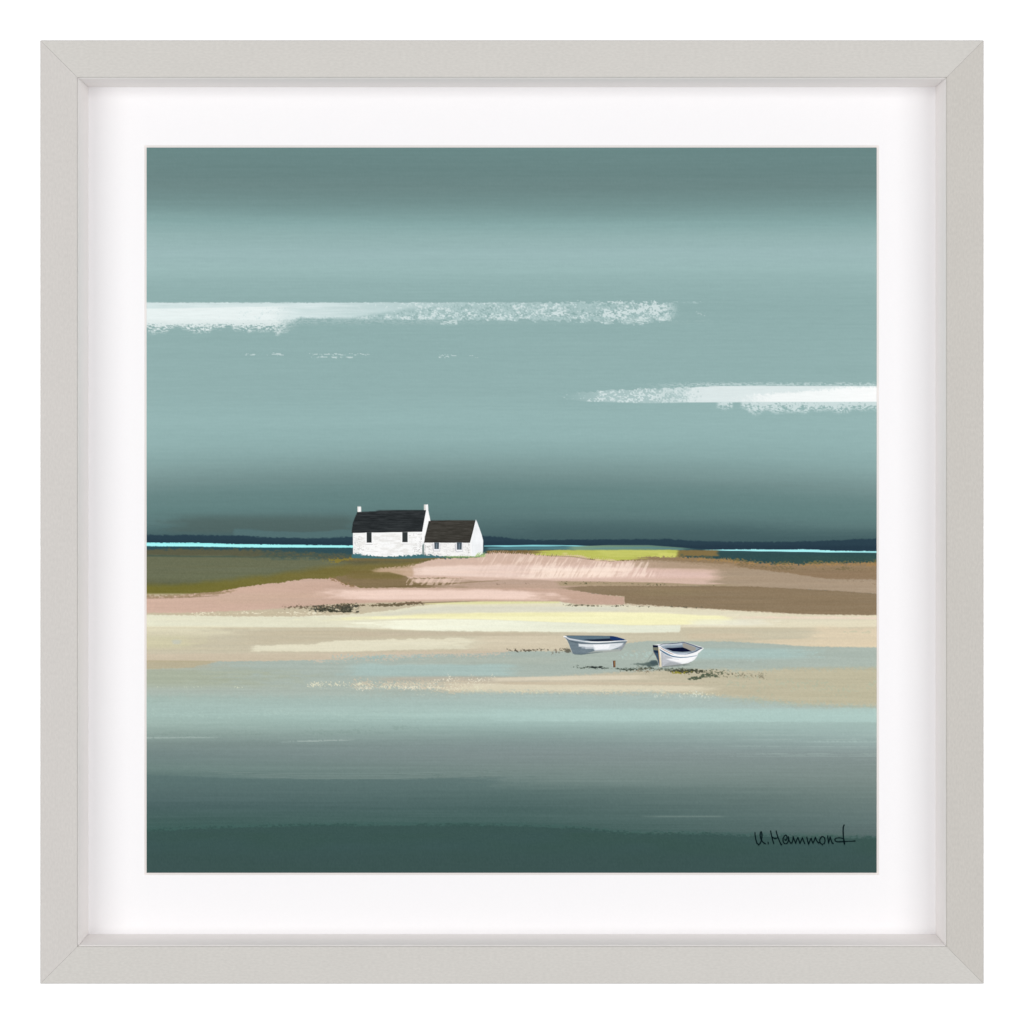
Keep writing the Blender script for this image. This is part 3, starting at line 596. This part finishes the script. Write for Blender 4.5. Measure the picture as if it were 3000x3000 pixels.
    p.band([(900, 1812), (1200, 1803), (1400, 1796), (1650, 1793), (1900, 1794), (2150, 1806)], [(900, 1820), (1200, 1812), (1400, 1814), (1650, 1824), (1850, 1832), (2150, 1828)], (246, 242, 196), 860, 2170, 6, 5, 300, 60, rt=1.5, gs=50, seed=58)
    p.band([(1250, 1798), (1400, 1796)], [(1250, 1808), (1500, 1806)], (236, 230, 178), 1150, 1800, 6, 6, 100, 200, op=.5)
    p.band([(960, 1826), (1200, 1817), (1295, 1815), (1420, 1816), (1640, 1823), (1850, 1832), (1990, 1832)], [(960, 1838), (1200, 1846), (1300, 1851), (1990, 1855)], (248, 248, 226), 940, 1995, 4, 6, 240, 3, rt=1.5, gs=40, seed=59, rgb2=(230, 232, 212))
    p.band(1815, 1832, (236, 236, 220), 2000, 2300, 10, 8, 60, 120, op=.6)
    p.band([(2260, 1806), (2600, 1808)], [(2260, 1812), (2600, 1814)], (238, 214, 196), 2100, 2600, 4, 4, 150, 0, rt=2, gs=12, op=.7)
    # ---- sand
    p.band([(400, 1838), (700, 1844), (1000, 1842), (1200, 1848), (1650, 1852), (1850, 1856), (1990, 1852), (1998, 1840), (2300, 1842), (2600, 1836)], 2010, (201, 193, 170), 400, 2600, 6, 3, rt=2, gs=12, seed=63, rgb2=(202, 194, 170))
    p.band(1836, 1862, (222, 216, 188), 400, 800, 8, 26, 0, 240, op=.8)
    p.band([(700, 1848), (1000, 1846), (1200, 1850)], [(700, 1890), (1000, 1876), (1200, 1868)], (198, 188, 164), 650, 1300, 8, 14, 150, 100, op=.9)
    p.band([(1000, 1852), (1300, 1852), (1650, 1856)], [(1000, 1866), (1300, 1862), (1650, 1866)], (197, 185, 162), 950, 1700, 4, 5, 120, 150, op=.9)
    p.band(1862, 1900, (210, 206, 170), 400, 640, 20, 20, 0, 150, op=.6)
    p.blob(518, 1880, 16, 8, (192, 196, 186), .7, .5)
    p.band([(724, 1892), (900, 1888), (1000, 1876), (1200, 1872), (1420, 1868)], [(724, 1908), (1000, 1909), (1420, 1900)], (229, 224, 200), 722, 1500, 5, 5, 34, 220, rt=3, rb=2, gs=16, seed=64, op=.92)
    p.band([(1380, 1864), (1640, 1864)], 1904, (214, 202, 178), 1360, 1680, 8, 6, 80, 30, op=.8)
    p.band([(430, 1915), (1000, 1912), (1500, 1904)], 1944, (206, 190, 168), 400, 1640, 12, 4, 0, 80, op=.6, rt=3)
    p.band(1856, 1872, (206, 193, 168), 1990, 2260, 6, 8, 40, 100, op=.9)
    p.band(1838, 1896, (224, 208, 180), 2330, 2600, 14, 6, 90, 0, rt=6, gs=30, seed=65, op=.8)
    p.band([(2200, 1876), (2330, 1872), (2600, 1880)], 1900, (222, 206, 178), 2100, 2600, 8, 4, 160, 0, op=.8)
    p.specks([(2460, 1852), (2560, 1852)], 6, (198, 196, 168), .5, g=12, gy=5, seed=66, op=.6)
    # ---- shallow water
    wt = [(400, 1962), (560, 1956), (640, 1938), (800, 1936), (1000, 1932), (1080, 1922), (1150, 1918), (1300, 1916), (1420, 1914), (1500, 1908), (1660, 1908), (1700, 1900), (1830, 1885), (1900, 1878), (2150, 1880), (2280, 1887), (2360, 1894), (2600, 1897)]
    p.band([(400, 1934), (640, 1936)], 1990, (184, 174, 146), 400, 700, 3, 20, 0, 120)
    p.band(wt, 2130, (171, 183, 174), 400, 2600, 3, 2, 0, 0, rt=2, seed=67, gs=5)
    p.band([(400, 1962), (700, 1960)], 2012, (171, 178, 157), 400, 980, 24, 34, 0, 440, op=.8, rt=4, gs=60)
    p.band(1940, 1958, (184, 176, 152), 400, 760, 8, 30, 0, 300, op=.65)
    p.specks([(900, 1932), (1150, 1922), (1300, 1918), (1500, 1916)], 20, (208, 192, 172), .58, g=4, gy=3, seed=68, op=.7)
    p.specks([(960, 1925), (1120, 1928), (1300, 1924)], 18, (162, 194, 192), .50, g=4, gy=3, seed=69, op=.55)
    p.band(1946, 1980, (170, 192, 187), 960, 1540, 8, 8, 120, 80, rt=4, gs=60, seed=70, op=.9)
    p.band(1925, 1945, (176, 184, 172), 1150, 1700, 12, 12, 120, 100, op=.5)
    p.band(1900, 1930, (170, 200, 198), 1990, 2450, 12, 16, 60, 160, op=.55)
    p.specks([(1810, 1920), (1900, 1918), (2000, 1925), (2200, 1922), (2420, 1918)], 24, (182, 208, 202), .42, g=6, gy=4, seed=72, op=.5)
    p.specks([(1830, 1908), (2200, 1910)], 12, (198, 190, 168), .34, g=6, gy=4, seed=75, op=.5)
    # sand bar
    bt2 = [(1180, 1990), (1350, 1986), (1450, 1988), (1600, 1984), (1660, 1980), (1800, 1970), (1960, 1962), (2100, 1960), (2200, 1964), (2300, 1958), (2600, 1954)]
    bb2 = [(1000, 2010), (1150, 2018), (1350, 2027), (1600, 2029), (1900, 2029), (2050, 2036), (2200, 2050), (2350, 2066), (2600, 2072)]
    p.band(bt2, bb2, (203, 192, 171), 1200, 2600, 12, 12, 160, 0, rt=4, rb=6, seed=76, gs=7, rgb2=(190, 184, 158))
    p.band([(1100, 1984), (1350, 1982), (1560, 1984)], 1996, (184, 176, 160), 1080, 1620, 6, 8, 120, 60, op=.7)
    p.band([(1420, 1986), (1700, 1980), (1900, 1978)], [(1420, 1996), (1700, 1992), (1900, 1990)], (218, 208, 186), 1400, 1960, 5, 5, 60, 120, op=.9)
    p.band([(1320, 2002), (1700, 2006), (2050, 2010)], 2026, (218, 210, 186), 1280, 2130, 6, 4, 80, 140, rt=2, seed=79, op=.95)
    p.band([(1480, 1998), (2000, 2000)], 2006, (204, 190, 166), 1440, 2100, 4, 5, 60, 100, op=.8)
    p.specks([(2120, 2000), (2350, 2010), (2600, 2012)], 46, (176, 186, 164), .42, g=7, gy=5, seed=80, op=.55, ends=60)
    p.specks([(2120, 2050), (2350, 2070), (2600, 2080)], 16, (180, 186, 162), .5, g=9, gy=6, seed=82, op=.6)
    p.specks([(1000, 2006), (1180, 2004), (1400, 2006)], 26, (206, 194, 172), .60, g=3.4, gy=2.8, seed=84, op=.75, ends=120)
    p.specks([(1250, 2028), (1600, 2030), (2000, 2036)], 11, (206, 196, 172), .56, g=4, gy=3, seed=85, op=.7, ends=60)
    p.specks([(2000, 2042), (2200, 2052), (2400, 2068), (2600, 2074)], 20, (172, 184, 168), .58, g=5, gy=4, seed=86, op=.6, ends=60)
    p.specks([(2100, 1962), (2400, 1958), (2600, 1956)], 16, (176, 186, 172), .56, g=5, gy=4, seed=87, op=.6, ends=60)
    i = p.sub(400, 2600, 1640, 2085)
    if len(i):
        n = (nz(p.x[i], p.y[i], 240, 5, 88, 3) - .5) * 11 * ss(1640, 1660, p.y[i])
        m = (nz(p.x[i], p.y[i] + 500, 300, 8, 89, 2) - .5) * 2.5
        m = m * (1 - .85 * ss(1890, 1930, p.y[i]))
        p.c[i] += np.stack([n + m, n, n - m], 1).astype(np.float32)
    # foam specks
    for (pts, ry, dn, c_) in (([(890, 2008), (1000, 2005), (1200, 2010), (1420, 2018)], 17, .46, (226, 222, 196)), ([(1000, 2016), (1300, 2014), (1380, 2022)], 12, .44, (232, 226, 204)),
                              ([(1250, 1998), (1330, 1990), (1460, 1996)], 26, .42, (230, 226, 206)), ([(430, 2012), (720, 2014)], 4, .38, (220, 224, 200)),
                              ([(1350, 2026), (1600, 2028), (1850, 2026), (2120, 2036)], 9, .44, (222, 218, 188)), ([(1900, 2036), (2120, 2044)], 26, .40, (232, 236, 220)),
                              ([(1300, 2050), (1340, 2060)], 14, .38, (226, 230, 210)), ([(1120, 2030), (1400, 2040)], 10, .30, (214, 218, 198))):
        p.specks(pts, ry, c_, dn, g=2.6, gy=2.6, seed=83 + int(ry), op=.9)
    # ---- deep water
    i = p.sub(400, 2600, 2018, 2600)
    if len(i):
        xx = p.x[i]; yy = p.y[i]; uu = np.clip((xx - 430) / 2140, 0, 1)
        ys = [2018, 2045, 2072, 2095, 2120, 2150, 2180, 2210, 2250, 2285, 2320, 2360, 2400, 2440, 2470]
        Lc = [(166, 184, 174), (166, 186, 178), (165, 187, 180), (164, 187, 180), (158, 180, 172), (142, 162, 154), (122, 141, 134), (114, 134, 128), (110, 133, 126), (94, 118, 114), (86, 108, 107), (77, 100, 100), (70, 96, 93), (62, 92, 87), (60, 88, 84)]
        Mc = [(170, 186, 180), (170, 188, 182), (170, 192, 186), (172, 198, 191), (158, 183, 177), (143, 165, 159), (131, 149, 144), (128, 144, 139), (123, 141, 135), (112, 132, 127), (90, 113, 110), (80, 104, 102), (72, 98, 95), (64, 92, 88), (60, 86, 83)]
        Rc = [(172, 186, 178), (172, 187, 180), (174, 190, 184), (174, 200, 193), (164, 187, 181), (156, 178, 172), (146, 166, 160), (136, 152, 146), (128, 144, 138), (124, 140, 135), (115, 132, 128), (106, 124, 121), (98, 117, 115), (90, 108, 107), (84, 102, 102)]
        for k in range(3):
            l = np.interp(yy, ys, [c[k] for c in Lc]); m = np.interp(yy, ys, [c[k] for c in Mc]); r = np.interp(yy, ys, [c[k] for c in Rc])
            v_ = np.where(uu < .5, l + (m - l) * uu * 2, m + (r - m) * (uu - .5) * 2)
            v_ = v_ + np.array([1.5, 0, 4])[k] * np.exp(-((yy - 2210) / 70) ** 2) + (nz(xx, yy, 320, 4, 90, 3) - .5) * 9 + (nz(xx, yy, 900, 40, 91, 2) - .5) * 6
            bb = np.interp(xx, [a for a, b in bb2], [b for a, b in bb2])
            bb = np.where(xx < 1350, 2036 + 0 * xx, bb)
            a_ = ss(-12, 14 + 10 * uu, yy - bb + (nz(xx, yy, 6, 4, 92, 3) - .5) * (16 + 26 * uu)).astype(np.float32)
            p.c[i, k] = p.c[i, k] * (1 - a_) + v_ * a_
    p.band([(1450, 2078), (2600, 2076)], [(1450, 2112), (2600, 2116)], (176, 202, 196), 1350, 2600, 8, 4, 250, 0, rt=3, rb=2, gs=20, seed=93, op=.8)
    p.specks([(430, 2084), (700, 2090), (1000, 2096), (1300, 2096)], 24, (178, 200, 192), .42, g=8, gy=3, seed=94, op=.5)
    p.specks([(430, 2160), (900, 2150), (1300, 2130)], 24, (124, 146, 138), .40, g=10, gy=3, seed=95, op=.3)
    p.band([(430, 2160), (640, 2159)], [(430, 2164), (640, 2162)], (176, 194, 188), 400, 660, 3, 3, 0, 60, rt=2, seed=96, op=.6, dry=.35)
    p.band([(800, 2173), (900, 2170), (1040, 2166)], [(800, 2174.5), (900, 2173), (1040, 2168)], (172, 188, 182), 800, 1050, 2, 2, 60, 60, rt=1.5, seed=97, op=.8, dry=.35)
    p.band([(2350, 2172), (2600, 2172)], 2174, (172, 194, 188), 2300, 2600, 3, 3, 100, 0, rt=2, seed=98, op=.8, dry=.3)
    for yy_, o_ in ((2152, .35), (2166, .4), (2186, .35), (2208, .4), (2214, .3)):
        p.band(yy_, yy_ + 2.4, (170, 190, 184), 1980, 2600, 3, 3, 300, 0, rt=3, gs=50, seed=99 + yy_, op=o_, dry=.35)
    # brush step
    stp = [(400, 2268), (560, 2274), (700, 2281), (900, 2284), (1150, 2284), (1350, 2279), (1560, 2272)]
    p.band(stp, [(400, 2320), (1600, 2320)], (88, 111, 110), 400, 1580, 6, 50, 0, 240, rt=2, gs=14, seed=120, op=.62)
    for k, dy in enumerate((-18, -13, -9, -5)):
        p.band([(a, b + dy) for a, b in stp], [(a, b + dy + 1.6) for a, b in stp], (134, 152, 148), 560 + 40 * k, 1560, 1.6, 1.6, 120, 150, rt=.8, gs=50, seed=121 + k, op=.5)
        p.band([(a, b + dy + 2) for a, b in stp], [(a, b + dy + 3.2) for a, b in stp], (96, 114, 108), 700, 1560, 1.4, 1.4, 120, 150, rt=.6, gs=50, seed=131 + k, op=.35)
    p.specks([(950, 2275), (1200, 2272), (1450, 2268)], 16, (98, 122, 116), .34, g=12, gy=4, seed=140, op=.4)
    for (xa, xb, yy_) in ((1560, 1950, 2287), (1870, 2150, 2391), (1700, 2000, 2208), (560, 900, 2224)):
        p.band(yy_, yy_ + 1.6, (140, 158, 152), xa, xb, 1.6, 1.6, 60, 60, op=.4)
    # darkest foreground
    dk = [(400, 2438), (600, 2427), (900, 2420), (1200, 2418), (1500, 2420), (1700, 2428), (1830, 2443), (2000, 2444), (2200, 2450), (2600, 2458)]
    p.band([(a, b - 9) for a, b in dk], 2470, (66, 98, 93), 400, 2600, 8, 3, rt=5, seed=142, gs=9, op=.55, dry=.4)
    p.band(dk, 2600, (60, 85, 82), 400, 2600, 3, 2, rt=3, seed=143, gs=8)
    p.specks([(a, b - 3) for a, b in dk], 8, (54, 80, 76), .55, g=10, gy=3.5, seed=145, op=.6)
    i = p.sub(400, 2600, 2440, 2600)
    if len(i): p.c[i] += ((nz(p.x[i], p.y[i], 170, 34, 144, 2) - .5) * 7)[:, None].astype(np.float32) * np.array([.4, .2, 1], np.float32)
    p.band(2500, 2600, (60, 82, 80), 400, 2600, 60, 2, op=.6)
    # ---- weed and wrack
    dk1 = (62, 64, 54)
    p.specks([(820, 1781), (900, 1780), (1000, 1775), (1060, 1773)], 9, (112, 96, 78), .55, g=6, gy=3, seed=201)
    p.specks([(905, 1782), (960, 1782), (1000, 1780), (1050, 1774)], 14, dk1, .76, g=7, gy=3.5, seed=202)
    p.specks([(930, 1788), (980, 1790), (1052, 1790)], 8, (58, 60, 48), .68, g=8, gy=4, seed=203)
    p.specks([(980, 1768), (1080, 1774), (1150, 1771), (1245, 1766)], 7, (98, 88, 66), .68, g=7, gy=3, seed=204)
    p.specks([(1640, 1772), (1760, 1775), (1830, 1775), (1990, 1778), (2060, 1780)], 5, (96, 92, 74), .52, g=6, gy=3, seed=205)
    p.band([(1180, 1766), (1400, 1760)], [(1180, 1770), (1400, 1762)], (128, 104, 84), 1150, 1420, 2, 3, 40, 80, op=.7)
    p.specks([(1475, 1902), (1535, 1906), (1600, 1903), (1672, 1904)], 7, (86, 78, 64), .62, g=5, gy=3, seed=206)
    p.blob(1664, 1906, 12, 8, (92, 88, 76), .85, .7)
    p.line([(1629, 1902), (1629.5, 1912)], 2.2, (96, 66, 50), .85)
    p.specks([(1678, 1954), (1740, 1956), (1775, 1957), (1830, 1962), (1900, 1959), (1960, 1962)], 7, (62, 72, 62), .62, g=6, gy=2.8, seed=207)
    p.specks([(1715, 1953), (1745, 1955), (1775, 1957)], 5, (38, 46, 44), .7, g=7, gy=3, seed=208)
    p.specks([(1860, 1952), (1900, 1956), (1950, 1960)], 11, (92, 104, 90), .5, g=5, gy=3.4, seed=209)
    p.specks([(1830, 1963), (2000, 1967), (2100, 1974)], 9, (140, 122, 100), .40, g=5, gy=3, seed=210)
    # shade of the second boat
    p.blob(1906, 1945, 26, 8, (80, 96, 94), .95, .9, 211, 9); p.blob(1916, 1940, 14, 8, (70, 86, 90), .9, .7, 212, 6)
    p.blob(1880, 1946, 26, 4, (98, 112, 106), .7, .9, 213, 7)
    p.band([(1935, 1952), (2020, 1945)], [(1935, 1955), (2020, 1950)], (120, 132, 130), 1930, 2030, 2, 3, 10, 30, op=.8, rb=2)
    p.line(C2([(230, 520), (150, 610), (60, 745)]), [1.3, 1.1, .9], (124, 128, 120), .85)
    p.specks([(1940, 1962), (1990, 1964), (2040, 1963)], 11, (92, 102, 90), .62, g=5, gy=3, seed=214)
    p.specks([(1955, 1964), (2000, 1966), (2035, 1965), (2075, 1971)], 9, (62, 66, 52), .74, g=6, gy=4, seed=215)
    p.specks([(1965, 1969), (2000, 1972), (2034, 1971)], 6, (146, 138, 52), .55, g=5, gy=4, seed=216)
    p.specks([(2010, 1988), (2040, 1986), (2070, 1977), (2115, 1980)], 9, (74, 86, 68), .70, g=6, gy=4, seed=217)
    p.specks([(2060, 1966), (2090, 1970), (2130, 1974)], 14, (92, 100, 80), .58, g=5, gy=3, seed=218)
    p.specks([(2122, 1976), (2150, 1974)], 15, (88, 88, 72), .62, g=5, gy=4, seed=219)
    p.specks([(2172, 1980), (2196, 1992)], 16, (92, 90, 74), .60, g=5, gy=4, seed=220)
    p.specks([(2226, 1980), (2246, 1986)], 10, (112, 104, 86), .55, g=4, gy=3, seed=221)
    p.specks([(1940, 1985), (2150, 2002)], 10, (158, 146, 120), .30, g=5, gy=4, seed=222, op=.6)
    p.specks([(1600, 1912), (1680, 1908)], 9, (120, 112, 96), .4, g=4, gy=3, seed=223, op=.6)
    p.specks([(1850, 1956), (1960, 1962), (2140, 1974), (2260, 1984)], 18, (108, 106, 88), .44, g=3.6, gy=2.8, seed=224, op=.75)
    p.specks([(700 + 110, 1780), (1060, 1780)], 14, (128, 112, 92), .46, g=3.6, gy=2.6, seed=225, op=.6)
    # mooring post
    p.poly([(1795.5, 1936), (1803, 1935), (1803, 1955), (1796.5, 1955)], (112, 82, 60), 1.2); p.line([(1800.8, 1938), (1801.4, 1949)], 1.8, (186, 140, 90), .8, 1.5)
    p.line([(1794.5, 1937), (1795.5, 1952)], 1.2, (206, 222, 230), .8); p.line([(1797.5, 1938), (1798, 1954)], 1.4, (74, 48, 48), .8)

def render_paint(x, y):
    p = Paint(np.clip(x, X0, X1), np.clip(y, Y0, Y1))
    landscape(p); cottage(p); boat1(p); boat2(p); signature(p)
    g = (nz(p.x, p.y, 2.8, 2.4, 300, 2) - .5) * (4 + 7 * ss(1600, 1650, p.y) * (1 - .5 * ss(2080, 2160, p.y)))
    return lin(p.c + g[:, None].astype(np.float32)) / LP

def ink_mesh(name, xs, ys, depth, parent, mask=None):
    nx, ny = len(xs), len(ys)
    X, Y = np.meshgrid(xs, ys); X = X.ravel(); Y = Y.ravel()
    idx = np.arange(nx * ny).reshape(ny, nx)
    q = np.stack([idx[:-1, :-1], idx[1:, :-1], idx[1:, 1:], idx[:-1, 1:]], -1).reshape(-1, 4)
    if mask is not None:
        k = mask(X, Y)
        q = q[k[q].sum(1) >= 3]
        used = np.unique(q); re = np.full(nx * ny, -1); re[used] = np.arange(len(used)); q = re[q]; X = X[used]; Y = Y[used]
    col = np.ones((len(X), 4), np.float32); col[:, :3] = np.minimum(render_paint(X, Y), 0.98)
    s = (D + depth) / D
    co = np.stack([(X - 1500) * s * K, np.full_like(X, depth), (CY - Y) * s * K + ZC], -1).astype(np.float32)
    me = bpy.data.meshes.new(name)
    me.vertices.add(len(co)); me.vertices.foreach_set('co', co.ravel())
    me.loops.add(q.size); me.loops.foreach_set('vertex_index', q.ravel().astype(np.int32))
    me.polygons.add(len(q)); me.polygons.foreach_set('loop_start', np.arange(0, q.size, 4, dtype=np.int32))
    me.update(calc_edges=True); me.validate()
    a = me.color_attributes.new('ink', 'FLOAT_COLOR', 'POINT'); a.data.foreach_set('color', col.ravel())
    me.materials.append(M_ink)
    return link(name, me, parent)

def steps(segs):
    out = []
    for a, b, s in segs: out += list(np.arange(a, b - 1e-6, s))
    return np.array(out + [segs[-1][1]], float)
xs = steps([(X0 - 12, X1 + 12, 1.6)])
ys = steps([(Y0 - 12, 868, 5), (868, 986, 2), (986, 1030, 5), (1030, 1054, 2), (1054, 1112, 5), (1112, 1212, 2), (1212, 1540, 5), (1540, 1560, 2.5), (1560, 2070, 1.6), (2070, 2230, 2.6), (2230, 2300, 2.0), (2300, 2400, 4), (2400, 2470, 2.4), (2470, Y1 + 12, 5)])
prt = ink_mesh('print', xs, ys, DPR, root)

def inside(polys, soft=1.2):
    return lambda x, y: np.max([poly_alpha(x, y, np.asarray(P, float), soft) for P in polys], 0) > .35
def patch(name, box, step, mask, label):
    o = ink_mesh(name, np.arange(box[0], box[1], step), np.arange(box[2], box[3], step), DPR - 0.00006, prt, mask)
    o['label'] = label
    return o
patch('painted_cottage', (1025, 1422, 1474, 1636), 1.1, inside([ROOF, WALL, GABLE, GAP, CHIM, AROOF, AWALL, AGABLE]), 'white cottage with two chimneys, black roof and lower annex')
patch('painted_boat', (1646, 1842, 1858, 1922), .9, inside([BOAT1]), 'grey and white rowing boat seen side on')
patch('painted_boat', (1908, 2066, 1876, 1958), .9, inside([BOAT2]), 'white rowing boat with blue stripe, bow turned forward')
patch('signature', (2206, 2512, 2410, 2480), .8, lambda x, y: np.min([line_dist(x, y, np.asarray(q, float), w) for q, w in SIG], 0) < .4, 'thin black handwritten signature')
patch('painted_post', (1790, 1808, 1931, 1960), .9, inside([[(1794.5, 1935), (1803.5, 1934.5), (1803.5, 1955.5), (1795, 1955.5)]]), 'short brown mooring post')
